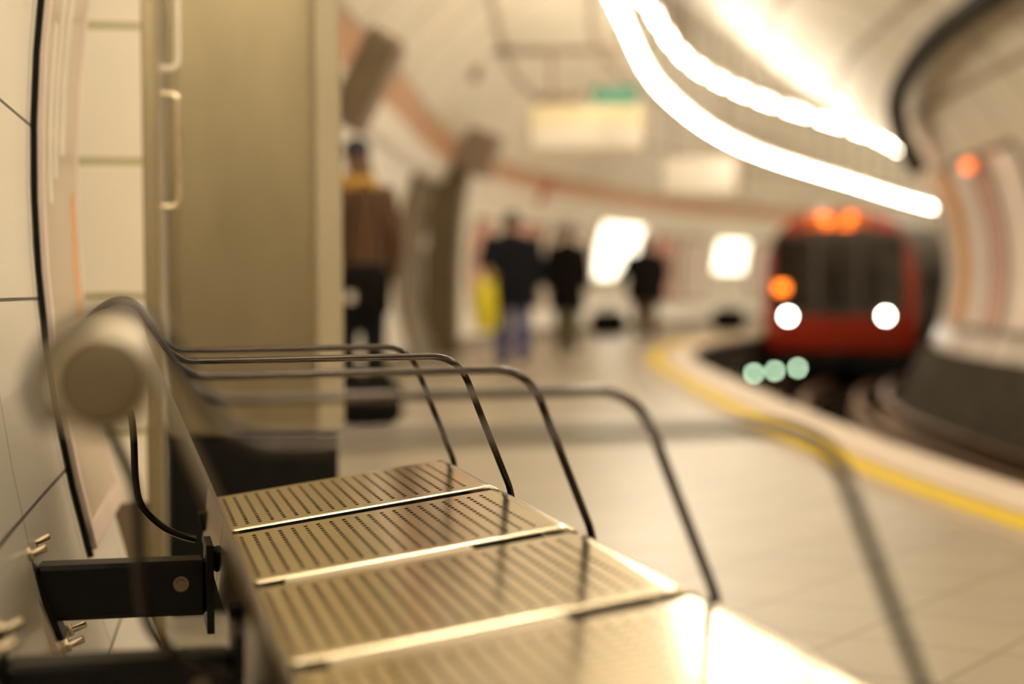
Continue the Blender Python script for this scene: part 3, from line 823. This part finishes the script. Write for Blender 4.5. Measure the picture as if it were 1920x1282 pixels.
# trackside wall: posters and a red lamp
def s_right(px0, lo=11.0): 
    def X(s):
        d = ring(s, 0) - EYE; return 960 + FP * d.dot(RGT) / d.dot(FWD)
    return min((i * .01 for i in range(900, 1370)), key=lambda s: abs(X(s) - px0))
def right_patch(s0, s1, z0, z1, o0, o1):
    rings = []; nz = 8
    for i in range(7):
        s = s0 + (s1 - s0) * i / 6
        a = [ring(s, th_right(z0) + (th_right(z1) - th_right(z0)) * k / nz, o0) for k in range(nz + 1)]
        b = [ring(s, th_right(z0) + (th_right(z1) - th_right(z0)) * k / nz, o1) for k in range(nz + 1)]
        rings.append(a + b[::-1])
    return MB().solid_sweep(rings)
for p0, p1, m, lab in ((1806, 1822, 'posterr', 'orange poster on the trackside wall, the one nearest the train'),
                       (1832, 1858, 'posterw', 'narrow pale poster on the trackside wall next to the orange one'),
                       (1868, 1890, 'posterp', 'pink poster on the trackside wall between two pale ones'),
                       (1902, 1960, 'posterw', 'large pale poster on the trackside wall furthest from the train')):
    s0, s1 = s_right(p1), s_right(p0)
    o = thing('wall_poster', ring(s0, th_right(.25), .02), lab, 'poster', 'posters along the trackside wall')
    right_patch(s0, s1, .25, 2.3, .002, .03).build('frame', 'brown', o, edge=50)
    right_patch(s0 + (s1 - s0) * .06, s1 - (s1 - s0) * .06, .32, 2.23, .005, .036).build('sheet', m, o, edge=50)
p = vault_hit(1815, 312, .2)
rl = thing('red_lamp', p, 'small glowing red lamp on the trackside vault beyond the conduit', 'lamp')
MB().lathe(p, (-.3, -1, 0), [(-.3, .04), (0, .05), (.02, .05)], 16).build('bracket', 'wire', rl)
MB().ell(p + V((-.02, -.08, 0)), (.07, .07, .07)).build('globe', 'redlamp', rl)

# ------------------------------------------------------------------ people
def remeshed(mb, name, m, root, X, vox=.012, it=6):
    me = bpy.data.meshes.new('tmp'); me.from_pydata([tuple(v) for v in mb.v], [], [tuple(f) for f in mb.f])
    o = bpy.data.objects.new('tmp', me); col.objects.link(o)
    r = o.modifiers.new('r', 'REMESH'); r.mode = 'VOXEL'; r.voxel_size = vox
    sm = o.modifiers.new('s', 'SMOOTH'); sm.iterations = it; sm.factor = .5
    dg = bpy.context.evaluated_depsgraph_get(); ev = o.evaluated_get(dg); m2 = bpy.data.meshes.new_from_object(ev)
    out = MB().add([v.co.copy() for v in m2.vertices], [tuple(p.vertices) for p in m2.polygons])
    bpy.data.objects.remove(o); bpy.data.meshes.remove(me); bpy.data.meshes.remove(m2)
    return out.build(name, m, root, X=X, edge=0)
def limb(mb, pts, rad, n=12): mb.tube(crom(pts, 5), [rad[0] + (rad[-1] - rad[0]) * 0 + _interp(rad, k / (5 * (len(pts) - 1))) - rad[0] for k in range(5 * (len(pts) - 1) + 1)], n)
def _interp(r, x):
    x *= len(r) - 1; i = min(int(x), len(r) - 2); return r[i] + (r[i + 1] - r[i]) * (x - i)
def torso(mb, rows, n=18):
    pts = [(x, y, z) for x, y, z, _, _ in rows]; mb.tube(pts, [(a, b) for *_, a, b in rows], n, ref=(1, 0, 0))
def hand(mb, w, d, side):
    """palm and five curled fingers; w wrist, d direction of the forearm"""
    d = V(d).normalized(); fr = V((0, 1, 0)); fr = (fr - d * fr.dot(d)).normalized(); nrm = d.cross(fr).normalized() * (1 if side > 0 else -1)
    inn = V((-side, 0, 0)); inn = (inn - d * inn.dot(d)); inn = (inn - fr * inn.dot(fr)).normalized()
    w = V(w); mb.tube([w - d * .02, w + d * .03, w + d * .085], [(.026, .018), (.038, .016), (.040, .015)], 10, ref=tuple(fr))
    for k, (o, L) in enumerate(((.029, .072), (.010, .082), (-.010, .076), (-.028, .060))):
        b = w + d * .08 + fr * o
        mb.tube([b, b + d * L * .45 + inn * .006, b + d * L * .8 + inn * .022, b + d * L + inn * .040], [.0095, .009, .0085, .007], 8, ref=tuple(fr))
    b = w + d * .025 + fr * .030
    mb.tube([b, b + d * .03 + fr * .022 + inn * .01, b + d * .065 + fr * .026 + inn * .022], [.012, .0105, .008], 8)
def person(base, rz, H, label, pose, cloth):
    root = thing('person', base, label, 'person', 'people on the platform', rz=rz)
    k = H / 1.75
    kw = k * pose.get('wide', 1.0)
    X = Matrix.Translation(V(base)) @ Matrix.Rotation(rz, 4, 'Z') @ Matrix.Diagonal((kw, kw, k, 1))
    st = pose.get('stride', .16); sw = pose.get('swing', .12); lean = pose.get('lean', .02)
    hipL, hipR = V((-.09, 0, .92)), V((.09, 0, .92))
    ankL, ankR = V((-.09, st, .09)), V((.09, -st, .09 + (.05 if st > .05 else 0)))
    knL, knR = (hipL + ankL) / 2 + V((0, .055, .03)), (hipR + ankR) / 2 + V((0, .06 if st < .05 else .04, .03))
    shL, shR = V((-.185, lean * 2, 1.425)), V((.185, lean * 2, 1.425))
    arms = pose.get('arms') or [(V((-.245, -sw * .5, 1.14)), V((-.25, -sw + .05, .89))), (V((.245, sw * .3, 1.14)), V((.25, sw + .08, .90)))]
    b = MB()
    T_ = [(0, 0, .86, .13, .10), (0, 0, .93, .168, .118), (0, lean * .4, 1.06, .142, .105), (0, lean, 1.20, .150, .112), (0, lean * 1.5, 1.33, .168, .116), (0, lean * 2, 1.42, .150, .095), (0, lean * 2.4, 1.475, .085, .07), (0, lean * 2.8, 1.53, .058, .06), (0, lean * 3 + .012, 1.60, .058, .064)]
    torso(b, T_)
    hc = V((0, lean * 3 + .02, 1.635))
    b.ell(hc, (.076, .096, .115)); b.ell(hc + V((0, .03, -.055)), (.054, .058, .055)); b.ell(hc + V((0, .098, -.012)), (.012, .02, .024))
    b.ell(hc + V((0, .088, -.058)), (.024, .012, .010))
    for sx in (-1, 1):
        b.ell(hc + V((sx * .076, -.005, -.01)), (.010, .020, .032)); b.ell(hc + V((sx * .03, .085, .012)), (.014, .010, .009))
    for sh, (el, wr), sd_ in ((shL, arms[0], -1), (shR, arms[1], 1)):
        limb(b, [sh * .9 + V((0, 0, .145)), sh, el, wr], [.06, .056, .043, .028]); hand(b, wr, wr - el, sd_)
    for hp, kn, an in ((hipL, knL, ankL), (hipR, knR, ankR)):
        limb(b, [hp, kn, an], [.088, .06, .04], 14)
        b.tube([an + V((0, -.05, -.04)), an + V((0, .02, -.045)), an + V((0, .12, -.06)), an + V((0, .17, -.065))], [(.032, .036), (.038, .038), (.042, .026), (.03, .018)], 12)
    remeshed(b, 'body', 'skin', root, X, .011, 4)
    # trousers
    t = MB(); torso(t, [(0, 0, .84, .12, .10), (0, 0, .92, .182, .132), (0, lean * .3, 1.02, .158, .120)])
    for hp, kn, an in ((hipL, knL, ankL), (hipR, knR, ankR)): limb(t, [hp, kn, an + V((0, -.01, -.03))], [.108, .082, .072], 16)
    remeshed(t, 'trousers', cloth[1], root, X, .013)
    # jacket or coat
    hem = pose.get('hem', .86); j = MB(); g = pose.get('bulk', 0.0)
    rows_ = [(0, 0, hem, .19 if hem > .66 else .215, .145), (0, 0, .98, .188, .14), (0, lean * .6, 1.10, .180, .134), (0, lean, 1.22, .186, .136), (0, lean * 1.5, 1.34, .196, .138), (0, lean * 2, 1.43, .172, .118), (0, lean * 2.3, 1.485, .095, .085), (0, lean * 2.6, 1.515, .075, .075)]
    torso(j, [(x, y, z, a + (g if z < 1.45 else 0), b_ + (g * .5 if z < 1.45 else 0)) for x, y, z, a, b_ in rows_])
    for sh, (el, wr) in ((shL, arms[0]), (shR, arms[1])): limb(j, [sh * .88 + V((0, 0, .16)), sh, el, el + (wr - el) * .92], [.08, .080 + g * .3, .062 + g * .3, .048 + g * .1], 14)
    remeshed(j, 'jacket', cloth[0], root, X, .013)
    # shoes
    for an in (ankL, ankR):
        s_ = MB().tube([an + V((0, -.075, -.05)), an + V((0, -.02, -.045)), an + V((0, .08, -.056)), an + V((0, .16, -.064)), an + V((0, .195, -.068))], [(.036, .036), (.046, .044), (.05, .034), (.044, .024), (.02, .014)], 14)
        remeshed(s_, 'shoe', 'cblack', root, X, .010)
    h = MB(); h.ell(hc + V((0, -.018, .022)), (.086, .100, .108))
    if pose.get('long'): h.tube([hc + V((0, -.06, .03)), hc + V((0, -.085, -.08)), hc + V((0, -.09, -.22)), hc + V((0, -.08, -.33))], [(.07, .05), (.09, .05), (.10, .04), (.07, .02)], 14)
    remeshed(h, 'hair', cloth[2], root, X, .012)
    if 'cap' in pose:
        c_ = MB(); c_.ell(hc + V((0, -.01, .055)), (.096, .112, .085)); c_.tube([hc + V((0, .06, .055)), hc + V((0, .14, .045)), hc + V((0, .175, .038))], [(.08, .012), (.07, .009), (.04, .006)], 12)
        remeshed(c_, 'cap', pose['cap'], root, X, .012)
    if 'scarf' in pose:
        c_ = MB().tube([V((0, lean * 2.3, 1.44)), V((0, lean * 2.5, 1.49)), V((0, lean * 2.7, 1.55))], [(.17, .13), (.135, .12), (.095, .10)], 18)
        remeshed(c_, 'scarf', pose['scarf'], root, X, .013)
    return root, X, arms
def turn(px, py): q = on_floor(px, py); return (q.x, q.y, 0)

# person with the yellow bag, walking away
bB = turn(962, 688)
_, X, arms = person(bB, math.radians(4), 1.63, 'person in a dark navy jacket and blue jeans carrying a yellow bag, walking away', {'stride': .10, 'swing': .10, 'wide': 1.15, 'bulk': .06, 'hem': .68, 'arms': [(V((-.265, -.11, 1.18)), V((-.235, -.20, 1.10))), (V((.25, .03, 1.14)), V((.26, .14, .90)))]}, ('navy', 'jeans', 'hair'))
hp = X @ (arms[0][1] + V((.01, -.07, -.02)))
bag = thing('carrier_bag', V((hp.x - .05, hp.y, hp.z - .62)), 'bright yellow carrier bag held in the left hand of the person in jeans', 'bag')
bz = hp.z - .04
rows = []
for k, (z, a, b_) in enumerate([(-.58, .135, .05), (-.55, .165, .075), (-.40, .170, .085), (-.20, .160, .07), (-.08, .150, .035), (-.06, .148, .03)]):
    rows.append([V((hp.x - .055 + a * .72 * math.cos(th) * (1 + .05 * math.sin(3 * th + k)), hp.y + b_ * math.sin(th) * (1 + .06 * math.cos(2 * th + k)), bz + z)) for th in [2 * math.pi * i / 20 for i in range(20)]])
MB().solid_sweep(rows).build('sack', 'bagy', bag)
for e in (-.03, .03):
    MB().tube(crom([(hp.x - .13, hp.y + e, bz - .07), (hp.x - .10, hp.y + e * .6, bz + .01), (hp.x - .03, hp.y + e * .3, bz + .055), (hp.x + .0, hp.y + e * .6, bz + .01), (hp.x + .03, hp.y + e, bz - .07)], 5), .007, 8).build('handle', 'bagy', bag)
# person in the long black coat
person(turn(1064, 668), math.radians(-6), 1.60, 'person in a long black coat and olive trousers walking away beside the jeans wearer', {'stride': .06, 'swing': .05, 'hem': .62, 'wide': 1.0, 'bulk': .025}, ('cblack', 'olive', 'hair'))
# person further on in a dark jacket
bD = turn(1212, 630)
person(bD, math.radians(18), 1.66, 'distant person in a dark jacket and brown trousers in front of the pink poster', {'stride': .03, 'swing': .02, 'wide': 1.3, 'bulk': .08, 'hem': .64, 'arms': [(V((-.30, .0, 1.16)), V((-.40, .12, 1.02))), (V((.25, .0, 1.14)), V((.26, .06, .90)))]}, ('cblack', 'cbrown', 'hair'))
# person with the blue cap, half hidden by the cabinet
bA = turn(681, 800)
_, X, arms = person(bA, math.radians(25), 1.72, 'person in a dark blue cap and brown jacket half hidden by the steel cabinet', {'stride': .05, 'swing': .03, 'cap': 'cap_blue', 'wide': .9, 'scarf': 'tan', 'long': True}, ('cbrown', 'navy', 'hairbr'))
q = V((bA[0] + .05, bA[1] - .36, .98))
hb = thing('shoulder_bag', V((q.x, q.y, q.z - .36)), 'black bag slung at the back of the person in the blue cap', 'bag')
MB().box((q.x, q.y, q.z - .17), (.29, .13, .33), bev=.06).build('body', 'cblack', hb)
MB().tube(crom([(q.x - .10, q.y + .01, q.z - .03), (q.x - .08, q.y + .06, q.z + .25), (q.x - .02, q.y + .12, q.z + .46), (q.x + .05, q.y + .10, q.z + .40), (q.x + .09, q.y + .05, q.z + .2), (q.x + .10, q.y + .01, q.z - .03)], 5), .010, 8).build('strap', 'cblack', hb)
MB().box((q.x - .08, q.y - .068, q.z - .20), (.05, .01, .06), bev=.004).build('badge', 'white', hb)
c = on_floor(703, 803)
hd_ = thing('holdall', (c.x, c.y - .1, 0), 'black holdall on the platform floor at the feet of the capped person', 'bag')
c = V((c.x, c.y - .1, 0))
MB().box((c.x, c.y, .16), (.34, .26, .31), bev=.07).build('body', 'cblack', hd_)
MB().tube(crom([(c.x - .09, c.y, .30), (c.x - .07, c.y, .37), (c.x, c.y, .40), (c.x + .07, c.y, .37), (c.x + .09, c.y, .30)], 5), .011, 8).build('handle', 'cblack', hd_)
for px, py, w_, lab in ((1140, 630, .62, 'dark bag on the platform floor below the larger glowing panel'), (1366, 622, .60, 'dark bag on the platform floor below the smaller glowing panel')):
    c = on_floor(px, py)
    o = thing('luggage', (c.x, c.y, 0), lab, 'bag', 'bags on the far platform floor')
    MB().box((c.x, c.y, .22), (w_, .30, .42), bev=.09).build('body', 'cblack', o)
    MB().tube(crom([(c.x - .1, c.y, .42), (c.x - .07, c.y, .49), (c.x, c.y, .51), (c.x + .07, c.y, .49), (c.x + .1, c.y, .42)], 5), .012, 8).build('handle', 'cblack', o)

# ------------------------------------------------------------------ world and view
wd = bpy.data.worlds.new('world'); scene.world = wd; wd.use_nodes = True
wd.node_tree.nodes['Background'].inputs[0].default_value = (.02, .016, .011, 1)
vs = scene.view_settings
vs.view_transform = 'Standard'; vs.look = 'None'; vs.gamma = 1; vs.exposure = 0.22
scene.display_settings.display_device = 'sRGB'
scene.cycles.max_bounces = 7
scene.cycles.diffuse_bounces = 4
scene.cycles.glossy_bounces = 3
scene.cycles.sample_clamp_indirect = 6
